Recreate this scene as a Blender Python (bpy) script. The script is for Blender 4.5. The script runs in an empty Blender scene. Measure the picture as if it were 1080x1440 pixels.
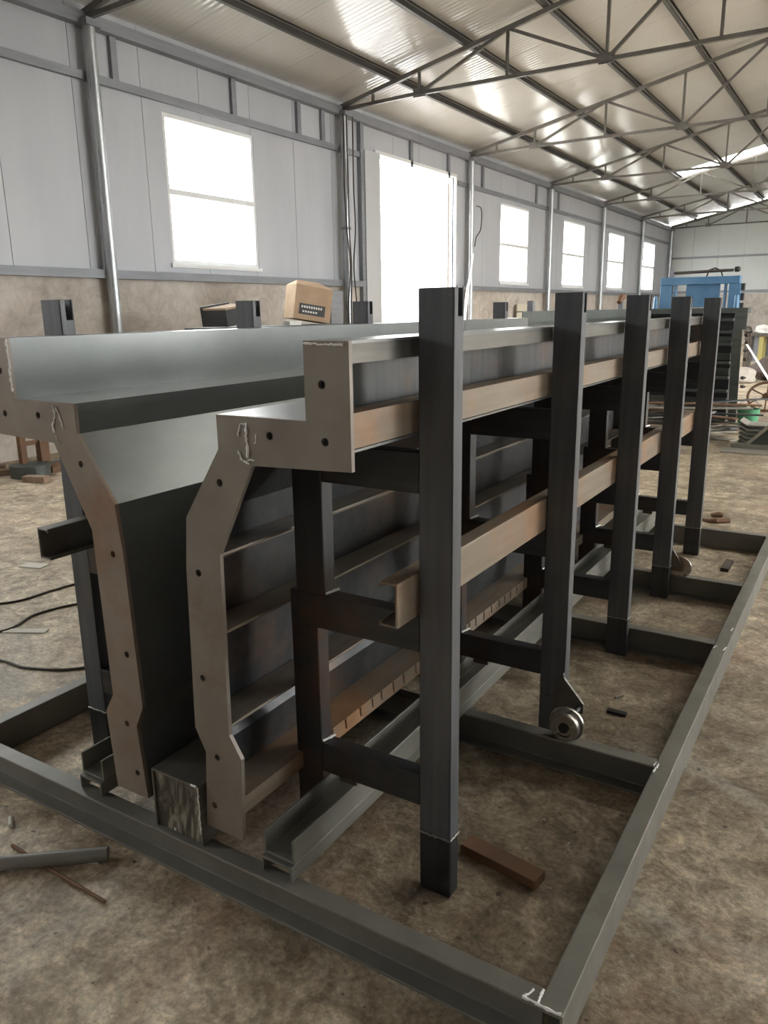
import bpy, bmesh, math, random
from mathutils import Vector, Matrix

random.seed(7)
S = bpy.context.scene
COL = S.collection

# ------------------------------------------------------------------ camera, sky, exposure
yaw, pitch, roll = 0.555155574, 0.252210792, -0.0145918484
f_ = Vector((-math.sin(yaw) * math.cos(pitch), math.cos(yaw) * math.cos(pitch), -math.sin(pitch)))
r_ = Vector((math.cos(yaw), math.sin(yaw), 0))
u_ = r_.cross(f_)
r2 = r_ * math.cos(roll) + u_ * math.sin(roll)
u2 = -r_ * math.sin(roll) + u_ * math.cos(roll)
cam_d = bpy.data.cameras.new('camera')
cam = bpy.data.objects.new('camera', cam_d)
COL.objects.link(cam)
m = Matrix((r2, u2, -f_)).transposed().to_4x4()
m.translation = Vector((0, 0, 1.55))
cam.matrix_world = m
cam_d.sensor_fit = 'VERTICAL'
cam_d.sensor_height = 36
cam_d.sensor_width = 27
cam_d.lens = 1095.3 / 1440 * 36
cam_d.clip_start = 0.02
S.camera = cam

W = bpy.data.worlds.new('overcast_sky')
S.world = W
W.use_nodes = True
bg = W.node_tree.nodes['Background']
bg.inputs['Color'].default_value = (1.0, 0.995, 0.975, 1)
bg.inputs['Strength'].default_value = 21.5
S.view_settings.view_transform = 'Standard'
S.view_settings.look = 'None'
S.view_settings.gamma = 1
S.view_settings.use_curve_mapping = False
S.view_settings.exposure = 0.0
S.cycles.max_bounces = 10
S.cycles.diffuse_bounces = 7
S.cycles.glossy_bounces = 5
S.cycles.transmission_bounces = 6
S.cycles.transparent_max_bounces = 10
S.cycles.use_denoising = True
S.cycles.sample_clamp_indirect = 12
S.cycles.caustics_reflective = False
S.cycles.caustics_refractive = False


# ------------------------------------------------------------------ materials
class NT:
    def __init__(s, name):
        s.m = bpy.data.materials.new(name)
        s.m.use_nodes = True
        s.t = s.m.node_tree
        s.n = s.t.nodes
        s.p = s.n['Principled BSDF']
        s.tc = s.n.new('ShaderNodeTexCoord')

    def link(s, a, b):
        s.t.links.new(a, b)

    def noise(s, scale, detail=4, rough=.55, stretch=(1, 1, 1), loc=(0, 0, 0), dist=0):
        mp = s.n.new('ShaderNodeMapping')
        mp.inputs['Scale'].default_value = stretch
        mp.inputs['Location'].default_value = loc
        s.link(s.tc.outputs['Object'], mp.inputs['Vector'])
        nz = s.n.new('ShaderNodeTexNoise')
        nz.inputs['Scale'].default_value = scale
        nz.inputs['Detail'].default_value = detail
        nz.inputs['Roughness'].default_value = rough
        nz.inputs['Distortion'].default_value = dist
        s.link(mp.outputs['Vector'], nz.inputs['Vector'])
        return nz.outputs['Fac']

    def ramp(s, fac, stops):
        r = s.n.new('ShaderNodeValToRGB')
        e = r.color_ramp.elements
        while len(e) < len(stops):
            e.new(.5)
        for k, (p, c) in enumerate(stops):
            e[k].position = p
            e[k].color = (c, c, c, 1) if isinstance(c, (int, float)) else (*c, 1)
        s.link(fac, r.inputs['Fac'])
        return r.outputs['Color']

    def mix(s, fac, a, b, mode='MIX'):
        x = s.n.new('ShaderNodeMix')
        x.data_type = 'RGBA'
        x.blend_type = mode
        for v, i in ((fac, 0), (a, 6), (b, 7)):
            if hasattr(v, 'is_linked'):
                s.link(v, x.inputs[i])
            elif i == 0:
                x.inputs[0].default_value = v
            else:
                x.inputs[i].default_value = (*v, 1)
        return x.outputs[2]

    def bump(s, h, strength, dist=.01):
        b = s.n.new('ShaderNodeBump')
        b.inputs['Strength'].default_value = strength
        b.inputs['Distance'].default_value = dist
        s.link(h, b.inputs['Height'])
        s.link(b.outputs['Normal'], s.p.inputs['Normal'])

    def done(s, color, rough=.5, metal=0., spec=.5):
        for v, k in ((color, 'Base Color'), (rough, 'Roughness'), (metal, 'Metallic')):
            if hasattr(v, 'is_linked'):
                s.link(v, s.p.inputs[k])
            elif k == 'Base Color':
                s.p.inputs[k].default_value = (*v, 1)
            else:
                s.p.inputs[k].default_value = v
        s.p.inputs['Specular IOR Level'].default_value = spec
        return s.m


def steel(name, c0, c1, metal=.6, r0=.35, r1=.5, streak=(1, 1, 1), rust=0., rust_c=(.30, .14, .06), bump=.06, rough_scale=9):
    t = NT(name)
    a = t.noise(5, 5, .6, streak)
    b = t.noise(1.6, 4, .6, (1, 1, 1), (3, 1, 2))
    c = t.ramp(t.mix(.5, a, b), [(.35, c0), (.65, c1)])
    if rust > 0:
        q = t.noise(2.3, 6, .68, (1, 1, 1), (9, 4, 7))
        k = t.ramp(q, [(.62 - .3 * rust, 0.), (.80 - .25 * rust, .9)])
        q2 = t.noise(18, 4, .6)
        rc = t.mix(q2, tuple(v * .55 for v in rust_c), tuple(min(1, v * 1.4) for v in rust_c))
        c = t.mix(k, c, rc)
    rr = t.ramp(t.noise(rough_scale, 4, .6, streak, (5, 5, 5)), [(.3, r0), (.7, r1)])
    t.bump(t.noise(40, 3, .6, streak), bump, .003)
    return t.done(c, rr, metal)


ZS = (6, 6, .35)
YS = (5, .3, 5)
XS = (.4, 5, 5)
M = {}
M['post'] = steel('mill_steel_posts', (.072, .077, .087), (.150, .154, .162), .22, .42, .56, ZS, .12, (.12, .085, .06))
M['foot'] = steel('mill_steel_feet', (.035, .036, .040), (.07, .071, .075), .55, .38, .52, ZS)
M['arm'] = steel('mill_steel_arms', (.042, .046, .052), (.085, .086, .088), .5, .38, .52, XS, .35, (.13, .08, .05))
M['strut'] = steel('mill_steel_struts', (.042, .045, .049), (.085, .085, .084), .5, .38, .52, ZS, .35, (.14, .075, .045))
M['long'] = steel('mill_steel_lengthwise', (.10, .095, .083), (.185, .174, .152), .5, .36, .52, YS, .3, (.19, .13, .085))
M['rusty'] = steel('rust_bloomed_steel', (.22, .175, .13), (.34, .275, .21), .2, .42, .6, YS, .5, (.38, .20, .095))
t = NT('sheet_steel_skin')
c = t.ramp(t.noise(1.3, 4, .55, (1.5, .6, 1.5)), [(.3, (.155, .165, .167)), (.7, (.235, .243, .24))])
c = t.mix(.35, c, t.ramp(t.noise(5, 5, .65, (1, .5, 1), (6, 2, 4)), [(.2, (.11, .115, .112)), (.8, (.30, .315, .31))]))
M['skin'] = t.done(c, .30, .55)
M['plate'] = steel('plate_steel_brown', (.23, .185, .155), (.34, .285, .245), .35, .42, .55, (1, 1, 1), .35, (.30, .17, .10))
M['plate_r'] = steel('plate_steel_grey_brown', (.215, .185, .16), (.32, .285, .25), .35, .42, .55, (1, 1, 1), .2, (.19, .13, .09))
M['rail'] = steel('base_rail_steel', (.155, .148, .13), (.25, .238, .21), .2, .42, .56, (1, 1, 1), .1, (.15, .10, .07))
M['weld'] = steel('bright_weld_metal', (.88, .88, .87), (.95, .95, .94), .1, .3, .5, (1, 1, 1), 0, bump=.5)
t = NT('dirty_box_steel')
c = t.ramp(t.noise(14, 5, .65, (1, 1, .35), (3, 0, 1), 1.5), [(.44, (.07, .06, .048)), (.52, (.17, .155, .125)), (.58, (.33, .305, .255))])
M['box'] = t.done(c, .5, .3)
M['boxtop'] = steel('box_top_steel', (.15, .142, .125), (.23, .22, .195), .6, .34, .48, YS, .0)
M['shelf'] = steel('brown_stiffener_steel', (.16, .135, .108), (.25, .215, .175), .2, .45, .58, YS, .3, (.25, .16, .10))
M['slide'] = steel('grey_slide_channel_steel', (.15, .147, .128), (.24, .235, .205), .3, .42, .55, YS, .1)
M['chrome'] = steel('turned_wheel_steel', (.33, .31, .28), (.5, .48, .45), .9, .22, .4, (1, 1, 1), .15)
M['dark'] = steel('dark_mill_steel', (.03, .032, .033), (.062, .064, .066), .4, .4, .6, XS, .1, (.09, .06, .045))
M['greygreen'] = steel('grey_green_steel', (.065, .075, .072), (.125, .14, .132), .4, .4, .55, XS, .1, (.11, .08, .05))
M['truss'] = steel('truss_steel', (.11, .104, .095), (.185, .175, .16), .3, .4, .55, (1, 1, 1), .2, (.14, .09, .06))
M['purlin'] = steel('purlin_steel', (.042, .040, .037), (.075, .07, .064), .3, .45, .6, YS)
M['galv'] = steel('galvanised_pipe', (.36, .38, .40), (.55, .56, .57), .75, .25, .4, ZS)
M['girt'] = steel('girt_steel', (.21, .22, .245), (.29, .30, .325), .3, .45, .6, YS)
M['rust'] = steel('heavy_rust', (.11, .062, .038), (.21, .115, .065), .1, .6, .8, (1, 1, 1), .9, (.21, .105, .052), .3)
M['scrap'] = steel('scrap_steel', (.075, .066, .057), (.15, .135, .12), .4, .4, .6, (1, 1, 1), .4, (.15, .09, .055))
M['lightsteel'] = steel('pale_bent_steel', (.27, .26, .225), (.39, .37, .325), .4, .4, .55, (1, 1, 1), .15, (.25, .19, .12))
t = NT('blue_paint')
M['blue'] = t.done(t.ramp(t.noise(4), [(.3, (.075, .185, .34)), (.7, (.12, .255, .43))]), .4)
t = NT('roof_panel_sheet')
wv = t.n.new('ShaderNodeTexWave')
wv.wave_type = 'BANDS'
wv.bands_direction = 'Y'
wv.inputs['Scale'].default_value = 3.2
t.link(t.tc.outputs['Object'], wv.inputs['Vector'])
t.bump(wv.outputs['Fac'], .35, .006)
M['roof'] = t.done(t.ramp(t.noise(.5), [(.3, (.435, .422, .392)), (.7, (.505, .49, .455))]), .14, 0., .6)
t = NT('wall_panel_sheet')
wv = t.n.new('ShaderNodeTexWave')
wv.wave_type = 'BANDS'
wv.bands_direction = 'Y'
wv.inputs['Scale'].default_value = 2.0
t.link(t.tc.outputs['Object'], wv.inputs['Vector'])
t.bump(wv.outputs['Fac'], .12, .005)
M['wall'] = t.done(t.ramp(t.noise(.7, 4, .6, (1, 2, .5)), [(.3, (.445, .46, .505)), (.7, (.515, .528, .57))]), .32, 0., .5)
t = NT('end_wall_panel_sheet')
M['endwall'] = t.done(t.ramp(t.noise(.7), [(.3, (.54, .565, .56)), (.7, (.60, .622, .615))]), .4)
t = NT('dado_plaster')
c = t.ramp(t.mix(.5, t.noise(1.1, 6, .65), t.noise(4.3, 6, .72, (1, 1, 1), (7, 7, 2), 1.)), [(.38, (.36, .315, .28)), (.5, (.48, .435, .39)), (.60, (.59, .545, .50))])
t.bump(t.noise(14, 4), .3, .01)
M['dado'] = t.done(c, .85)
t = NT('concrete_floor')
n1 = t.noise(.38, 5, .6, dist=.3)
n2 = t.noise(2.1, 8, .72, (1, 1, 1), (4, 2, 0), 1.2)
n3 = t.noise(7.5, 7, .72, (1, 1, 1), (1, 7, 0), .9)
n4 = t.noise(55, 4, .65)
c = t.ramp(n2, [(.36, (.20, .158, .112)), (.45, (.36, .305, .232)), (.53, (.50, .437, .342)), (.60, (.63, .56, .452)), (.70, (.76, .70, .58))])
c2 = t.ramp(n3, [(.40, (.18, .142, .10)), (.48, (.39, .33, .252)), (.55, (.57, .505, .41)), (.62, (.80, .74, .63))])
c = t.mix(.55, c, c2)
dk = t.ramp(n1, [(.42, (.58, .54, .49)), (.56, (1.12, 1.08, 1.03))])
c = t.mix(1., c, dk, 'MULTIPLY')
rd = t.ramp(t.noise(1.2, 6, .72, (1, 1, 1), (8, 3, 0), 1.), [(.54, 0.), (.66, .55)])
c = t.mix(rd, c, (.42, .28, .20))
gy = t.ramp(t.noise(.9, 6, .7, (1, 1, 1), (2, 13, 0), 1.), [(.56, 0.), (.64, .55)])
c = t.mix(gy, c, (.50, .465, .40))
n5 = t.noise(19, 8, .78, (1, 1, 1), (3, 1, 9), .6)
med = t.ramp(n5, [(.36, (.72, .70, .68)), (.47, (.97, .96, .95)), (.54, (1.06, 1.05, 1.04)), (.66, (1.32, 1.30, 1.26))])
c = t.mix(1., c, med, 'MULTIPLY')
fine = t.ramp(n4, [(.35, (.72, .71, .70)), (.62, (1.15, 1.15, 1.14))])
c = t.mix(1., c, fine, 'MULTIPLY')
sp = t.ramp(t.noise(26, 2, .5, (1, 1, 1), (2, 2, 2)), [(.69, 0.), (.74, .75)])
c = t.mix(sp, c, (.52, .48, .42))
sd = t.ramp(t.noise(31, 2, .5, (1, 1, 1), (5, 8, 2)), [(.70, 0.), (.75, .8)])
c = t.mix(sd, c, (.05, .042, .034))
b_ = t.mix(.5, n3, n4)
t.bump(b_, .5, .012)
M['floor'] = t.done(c, t.ramp(n3, [(.3, .45), (.7, .7)]), 0., .4)
t = NT('outside_paving')
M['paving'] = t.done(t.ramp(t.noise(.3), [(.3, (.45, .44, .42)), (.7, (.55, .54, .52))]), .9)
t = NT('white_pvc_frame')
M['pvc'] = t.done((.78, .79, .80), .4)
t = NT('door_leaf_sheet')
M['door'] = t.done(t.ramp(t.noise(.8, 4, .6, (1, 2, .4)), [(.3, (.46, .475, .495)), (.7, (.53, .54, .56))]), .4)
t = NT('cardboard')
M['card'] = t.done(t.ramp(t.noise(4), [(.3, (.42, .29, .19)), (.7, (.52, .37, .25))]), .85)
t = NT('black_print')
M['ink'] = t.done((.05, .05, .05), .6)
t = NT('white_print')
M['white'] = t.done((.8, .79, .76), .6)
t = NT('cable_rubber')
M['cable'] = t.done((.05, .04, .032), .6)
t = NT('pale_cable')
M['cablew'] = t.done((.75, .76, .78), .5)
t = NT('brick_brown')
M['brick'] = t.done(t.ramp(t.noise(8), [(.3, (.24, .16, .115)), (.7, (.38, .28, .21))]), .85)
t = NT('yellow_paint')
M['yellow'] = t.done((.42, .36, .13), .5)
t = NT('green_plastic')
M['green'] = t.done(t.ramp(t.noise(6), [(.3, (.08, .30, .17)), (.7, (.13, .4, .24))]), .4)
t = NT('brown_tarpaulin')
t.bump(t.noise(6, 5), .8, .05)
M['tarp'] = t.done(t.ramp(t.noise(5), [(.3, (.055, .04, .035)), (.7, (.12, .09, .08))]), .8)
t = NT('paper_scrap')
M['paper'] = t.done((.62, .59, .53), .8)
t = NT('cream_board')
M['cream'] = t.done((.62, .58, .48), .7)


def mixmat(name, build):
    mm = bpy.data.materials.new(name)
    mm.use_nodes = True
    nt = mm.node_tree
    nt.nodes.clear()
    out = nt.nodes.new('ShaderNodeOutputMaterial')
    nt.links.new(build(nt), out.inputs['Surface'])
    return mm


def _glass(nt):
    a = nt.nodes.new('ShaderNodeBsdfTransparent')
    a.inputs['Color'].default_value = (.93, .95, .95, 1)
    g = nt.nodes.new('ShaderNodeBsdfGlossy')
    g.inputs['Roughness'].default_value = .03
    mx = nt.nodes.new('ShaderNodeMixShader')
    mx.inputs[0].default_value = .05
    nt.links.new(a.outputs[0], mx.inputs[1])
    nt.links.new(g.outputs[0], mx.inputs[2])
    return mx.outputs[0]


def _frp(nt):
    a = nt.nodes.new('ShaderNodeBsdfTransparent')
    a.inputs['Color'].default_value = (.8, .8, .78, 1)
    g = nt.nodes.new('ShaderNodeBsdfTranslucent')
    g.inputs['Color'].default_value = (.85, .85, .82, 1)
    mx = nt.nodes.new('ShaderNodeMixShader')
    mx.inputs[0].default_value = .5
    nt.links.new(a.outputs[0], mx.inputs[1])
    nt.links.new(g.outputs[0], mx.inputs[2])
    return mx.outputs[0]


M['glass'] = mixmat('window_glass', _glass)
M['frp'] = mixmat('translucent_roof_sheet', _frp)


# ------------------------------------------------------------------ mesh builder
class MB:
    def __init__(s):
        s.v = []
        s.f = []

    def add(s, vs, fs):
        o = len(s.v)
        s.v += [tuple(p) for p in vs]
        s.f += [tuple(i + o for i in q) for q in fs]
        return s

    def box(s, x0, x1, y0, y1, z0, z1):
        return s.add([(x0, y0, z0), (x1, y0, z0), (x1, y1, z0), (x0, y1, z0), (x0, y0, z1), (x1, y0, z1), (x1, y1, z1), (x0, y1, z1)],
                     [(0, 3, 2, 1), (4, 5, 6, 7), (0, 1, 5, 4), (1, 2, 6, 5), (2, 3, 7, 6), (3, 0, 4, 7)])

    def ext(s, prof, axis, c0, c1):
        def p(a, b, c):
            return (c, a, b) if axis == 'x' else (a, c, b) if axis == 'y' else (a, b, c)
        n = len(prof)
        vs = [p(a, b, c0) for a, b in prof] + [p(a, b, c1) for a, b in prof]
        fs = [tuple(range(n)), tuple(range(2 * n - 1, n - 1, -1))]
        fs += [(i, (i + 1) % n, n + (i + 1) % n, n + i) for i in range(n)]
        return s.add(vs, fs)

    def bar(s, p0, p1, w, h=None, up=(0, 0, 1)):
        h = h or w
        p0, p1 = Vector(p0), Vector(p1)
        d = (p1 - p0).normalized()
        a = d.cross(Vector(up))
        if a.length < 1e-4:
            a = d.cross(Vector((0, 1, 0)))
        a.normalize()
        b = a.cross(d)
        vs = []
        for p in (p0, p1):
            for sa, sb in ((-1, -1), (1, -1), (1, 1), (-1, 1)):
                vs.append(p + a * sa * w / 2 + b * sb * h / 2)
        return s.add(vs, [(0, 1, 2, 3), (7, 6, 5, 4), (0, 4, 5, 1), (1, 5, 6, 2), (2, 6, 7, 3), (3, 7, 4, 0)])

    def tube(s, pts, r, n=10):
        pts = [Vector(p) for p in pts]
        rs = r if isinstance(r, (list, tuple)) else [r] * len(pts)
        vs, fs = [], []
        ref = None
        for i, p in enumerate(pts):
            d = (pts[min(i + 1, len(pts) - 1)] - pts[max(i - 1, 0)]).normalized()
            if ref is None:
                ref = d.orthogonal().normalized()
            a = (ref - d * ref.dot(d)).normalized()
            ref = a
            b = d.cross(a)
            for k in range(n):
                th = 2 * math.pi * k / n
                vs.append(p + (a * math.cos(th) + b * math.sin(th)) * rs[i])
        for i in range(len(pts) - 1):
            for k in range(n):
                fs.append((i * n + k, i * n + (k + 1) % n, (i + 1) * n + (k + 1) % n, (i + 1) * n + k))
        fs.append(tuple(range(n)))
        fs.append(tuple(range(len(pts) * n - 1, (len(pts) - 1) * n - 1, -1)))
        return s.add(vs, fs)

    def lathe(s, c, axis, prof, n=28):
        """prof: (offset along axis, radius)"""
        vs, fs = [], []
        for (o, r) in prof:
            for k in range(n):
                th = 2 * math.pi * k / n
                a, b = r * math.cos(th), r * math.sin(th)
                vs.append((c[0] + o, c[1] + a, c[2] + b) if axis == 'x' else (c[0] + a, c[1] + o, c[2] + b) if axis == 'y' else (c[0] + a, c[1] + b, c[2] + o))
        for i in range(len(prof) - 1):
            for k in range(n):
                fs.append((i * n + k, i * n + (k + 1) % n, (i + 1) * n + (k + 1) % n, (i + 1) * n + k))
        fs.append(tuple(range(n)))
        fs.append(tuple(range(len(prof) * n - 1, (len(prof) - 1) * n - 1, -1)))
        return s.add(vs, fs)

    def build(s, name, mat, parent=None, bevel=0, smooth=False, seg=2):
        off = worldloc(parent) if parent else Vector((0, 0, 0))
        me = bpy.data.meshes.new(name)
        me.from_pydata([tuple(Vector(p) - off) for p in s.v], [], s.f)
        bm = bmesh.new()
        bm.from_mesh(me)
        bmesh.ops.recalc_face_normals(bm, faces=bm.faces)
        bm.to_mesh(me)
        bm.free()
        return finish(name, me, mat, parent, bevel, smooth, seg)


def finish(name, me, mat, parent=None, bevel=0, smooth=False, seg=2):
    o = bpy.data.objects.new(name, me)
    COL.objects.link(o)
    me.materials.append(mat)
    if parent:
        o.parent = parent
    if bevel:
        b = o.modifiers.new('edge', 'BEVEL')
        b.width = bevel
        b.segments = seg
        b.limit_method = 'ANGLE'
        b.angle_limit = math.radians(40)
    if smooth:
        for p in me.polygons:
            p.use_smooth = True
        me.set_sharp_from_angle(angle=math.radians(38))
    return o


def worldloc(o):
    v = Vector((0, 0, 0))
    while o:
        v = v + Vector(o.location)
        o = o.parent
    return v


def thing(name, label, cat, loc=(0, 0, 0), group=None):
    o = bpy.data.objects.new(name, None)
    o.empty_display_size = .1
    COL.objects.link(o)
    o.location = loc
    return tag(o, label, cat, group)


def tag(o, label, cat, group=None):
    o['label'] = label
    o['category'] = cat
    if group:
        o['group'] = group
    return o


def struct(o):
    o['kind'] = 'structure'
    return o


def copy_part(o, parent, loc=None, rot=None):
    c = o.copy()
    COL.objects.link(c)
    c.parent = parent
    if loc is not None:
        c.location = loc
    if rot is not None:
        c.rotation_euler = rot
    return c


def copy_tree(o, loc=None, label=None, parent=None):
    c = o.copy()
    COL.objects.link(c)
    c.parent = parent
    if loc is not None:
        c.location = loc
    if label:
        c['label'] = label
    for ch in list(o.children):
        copy_tree(ch, parent=c)
    return c


def chan(u0, u1, v0, v1, t, tf=None):
    """C section: web along u at v0, flanges reaching to v1 (2-D, order u,v)"""
    tf = tf or t
    w = t if v1 > v0 else -t
    return [(u0, v0), (u1, v0), (u1, v1), (u1 - tf, v1), (u1 - tf, v0 + w), (u0 + tf, v0 + w), (u0 + tf, v1), (u0, v1)]


def sw(p):
    return [(b, a) for a, b in p]


def grid_wall(axis, pos, thick, us, zs, hole):
    """boxes over a u/z grid, leaving out the cells where hole(u,z)"""
    mb = MB()
    for i in range(len(us) - 1):
        for j in range(len(zs) - 1):
            uc, zc = (us[i] + us[i + 1]) / 2, (zs[j] + zs[j + 1]) / 2
            if hole(uc, zc):
                continue
            if axis == 'x':
                mb.box(min(pos, pos + thick), max(pos, pos + thick), us[i], us[i + 1], zs[j], zs[j + 1])
            else:
                mb.box(us[i], us[i + 1], min(pos, pos + thick), max(pos, pos + thick), zs[j], zs[j + 1])
    return mb


def portal(loc, rot, sx, sy):
    d = bpy.data.lights.new('daylight_portal', 'AREA')
    d.shape = 'RECTANGLE'
    d.size, d.size_y = sx, sy
    d.cycles.is_portal = True
    o = bpy.data.objects.new('daylight_portal', d)
    o.location = loc
    o.rotation_euler = rot
    COL.objects.link(o)


# ------------------------------------------------------------------ hall
XL, XR, YB, YE = -8.0, 9.6, -3.6, 36.45
RX, SL = 0.8, 0.2175


def ztop(x):                       # centre of the top chord
    return 5.13 + SL * ((x if x < RX else 2 * RX - x) + 6.44)


mb = MB()
mb.box(XL - .25, XR + .25, YB - .25, YE + .25, -.2, 0)
floor = struct(mb.build('floor', M['floor']))
mb = MB()
mb.box(-60, 60, -40, 80, -.4, -.21)
struct(mb.build('ground', M['paving']))

DADO = 2.05
WZ0, WZ1 = 2.2, 4.03
WINL = [(2.72, 4.45), (7.72, 9.45), (18.4, 20.25), (22.95, 24.9), (27.5, 29.4), (31.95, 34.0), (-2.3, -.6)]
DOOR = (12.76, 15.9, 0, 4.27)
WINR = [(2.72, 4.45), (7.72, 9.45), (17.72, 19.45), (22.72, 24.45), (27.72, 29.45), (32.4, 34.1)]


def in_win(wins, y, z):
    return any(a < y < b for a, b in wins) and WZ0 < z < WZ1


def side_wall(name, X, out, wins, door, panel_mat):
    us = sorted(set([YB, YE] + [v for w in wins for v in w] + (list(door[:2]) if door else [])))
    hole = lambda y, z: in_win(wins, y, z) or (door and door[0] < y < door[1] and z < door[3])
    zs = sorted({0, DADO, WZ0, WZ1, ztop(XL) + .12} | ({door[3]} if door else set()))
    w = struct(grid_wall('x', X + out * .05, out * .12, us, zs, hole).build(name, M['dado']))
    # plaster dado, proud of the sheet wall above it
    mbd = MB()
    for a, b in zip(us[:-1], us[1:]):
        if not hole((a + b) / 2, 1.0):
            mbd.box(min(X, X + out * .05), max(X, X + out * .05), a, b, 0, DADO)
    mbd.build('dado', M['dado'], w)
    # sandwich panels, one metre wide, open joints between
    y = YB
    ztp = ztop(XL) + .12
    while y < YE - .05:
        y1 = min(y + 1.0, YE)
        cuts = sorted({y, y1} | {v for q in wins + ([door] if door else []) for v in q[:2] if y < v < y1})
        pm = MB()
        for a, b in zip(cuts[:-1], cuts[1:]):
            a2 = a + (.004 if a == y else 0)
            b2 = b - (.004 if b == y1 else 0)
            z = DADO
            zz = sorted({DADO, WZ0, WZ1, ztp} | ({door[3]} if door else set()))
            for z0, z1 in zip(zz[:-1], zz[1:]):
                if not hole((a + b) / 2, (z0 + z1) / 2):
                    pm.box(min(X, X + out * .045), max(X, X + out * .045), a2, b2, z0, z1)
        pm.build('wall_panel', panel_mat, w)
        y = y1
    return w


wl = side_wall('wall_left', XL, -1, WINL, DOOR, M['wall'])
ADDED_DOORR = (10.2, 14.2, 0, 4.27)  # unseen doorway, added to light the right-hand faces and floor
wr = side_wall('wall_right', XR, 1, WINR, ADDED_DOORR, M['wall'])
portal((XR + .13, 12.2, 2.13), (0, math.pi / 2, 0), 4.27, 4.0)


def gable(name, Y, out, mat):
    e = ztop(XL) + .12
    r = ztop(RX) + .12
    mbg = MB().ext([(XL, 0), (XR, 0), (XR, e), (RX, r), (XL, e)], 'y', Y + out * .05, Y + out * .15)
    w = struct(mbg.build(name, M['dado']))
    MB().box(XL, XR, min(Y, Y + out * .05), max(Y, Y + out * .05), 0, DADO).build('dado', M['dado'], w)
    x = XL
    while x < XR - .01:
        x1 = min(x + 1.0, XR)
        zt = lambda q: e + (r - e) * (1 - abs(q - RX) / (RX - XL))
        pts = [(x + .004, DADO), (x1 - .004, DADO), (x1 - .004, zt(x1 - .004))] + ([(RX, r)] if x < RX < x1 else []) + [(x + .004, zt(x + .004))]
        MB().ext(pts, 'y', min(Y, Y + out * .045), max(Y, Y + out * .045)).build('wall_panel', mat, w)
        x = x1
    return w


we = gable('wall_end', YE, 1, M['endwall'])
wb = gable('wall_back', YB, -1, M['wall'])

# windows: frame, mid rail, mullion, panes
wn = 0
for X, out, wins in ((XL, -1, WINL), (XR, 1, WINR)):
    for (a, b) in wins:
        wn += 1
        xa, xb = X + out * .01, X + out * .07
        x0, x1 = min(xa, xb), max(xa, xb)
        zm = WZ0 + (WZ1 - WZ0) * .49
        fr = MB()
        t_ = .05
        fr.box(x0, x1, a, a + t_, WZ0, WZ1).box(x0, x1, b - t_, b, WZ0, WZ1)
        fr.box(x0, x1, a + t_, b - t_, WZ0, WZ0 + t_).box(x0, x1, a + t_, b - t_, WZ1 - t_, WZ1)
        fr.box(x0, x1, a + t_, b - t_, zm - .035, zm + .035)
        w = struct(fr.build('window_%d' % wn, M['pvc']))
        xm = (x0 + x1) / 2
        MB().box(xm - .003, xm + .003, a + t_, b - t_, WZ0 + t_, zm - .035).build('pane', M['glass'], w)
        MB().box(xm - .003, xm + .003, a + t_, b - t_, zm + .035, WZ1 - t_).build('pane', M['glass'], w)
        MB().box(min(X - out * .03, X + out * .05), max(X - out * .03, X + out * .05), a - .04, b + .04, WZ0 - .05, WZ0).build('window_sill', M['pvc'], w)
        portal((X + out * .13, (a + b) / 2, (WZ0 + WZ1) / 2), (0, -out * -math.pi / 2, 0) if out < 0 else (0, math.pi / 2, 0), WZ1 - WZ0, b - a)

# door opening: frame, the leaf slid back on the left, a second leaf ajar on the right
mb = MB()
mb.box(XL - .03, XL + .05, DOOR[0] - .06, DOOR[0], 0, DOOR[3] + .06).box(XL - .03, XL + .05, DOOR[1], DOOR[1] + .06, 0, DOOR[3] + .06)
mb.box(XL - .03, XL + .05, DOOR[0], DOOR[1], DOOR[3], DOOR[3] + .06)
door = struct(mb.build('door_1', M['pvc']))
MB().box(XL + .06, XL + .10, 12.28, DOOR[0] + .02, .03, DOOR[3]).build('door_leaf', M['door'], door, .004)
MB().box(XL - 1.2, XL - .12, DOOR[1] - .05, DOOR[1] - .0, .03, DOOR[3] - .1).build('door_leaf', M['door'], door, .004)
portal((XL - .13, (DOOR[0] + DOOR[1]) / 2, DOOR[3] / 2), (0, -math.pi / 2, 0), DOOR[3], DOOR[1] - DOOR[0])

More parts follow.
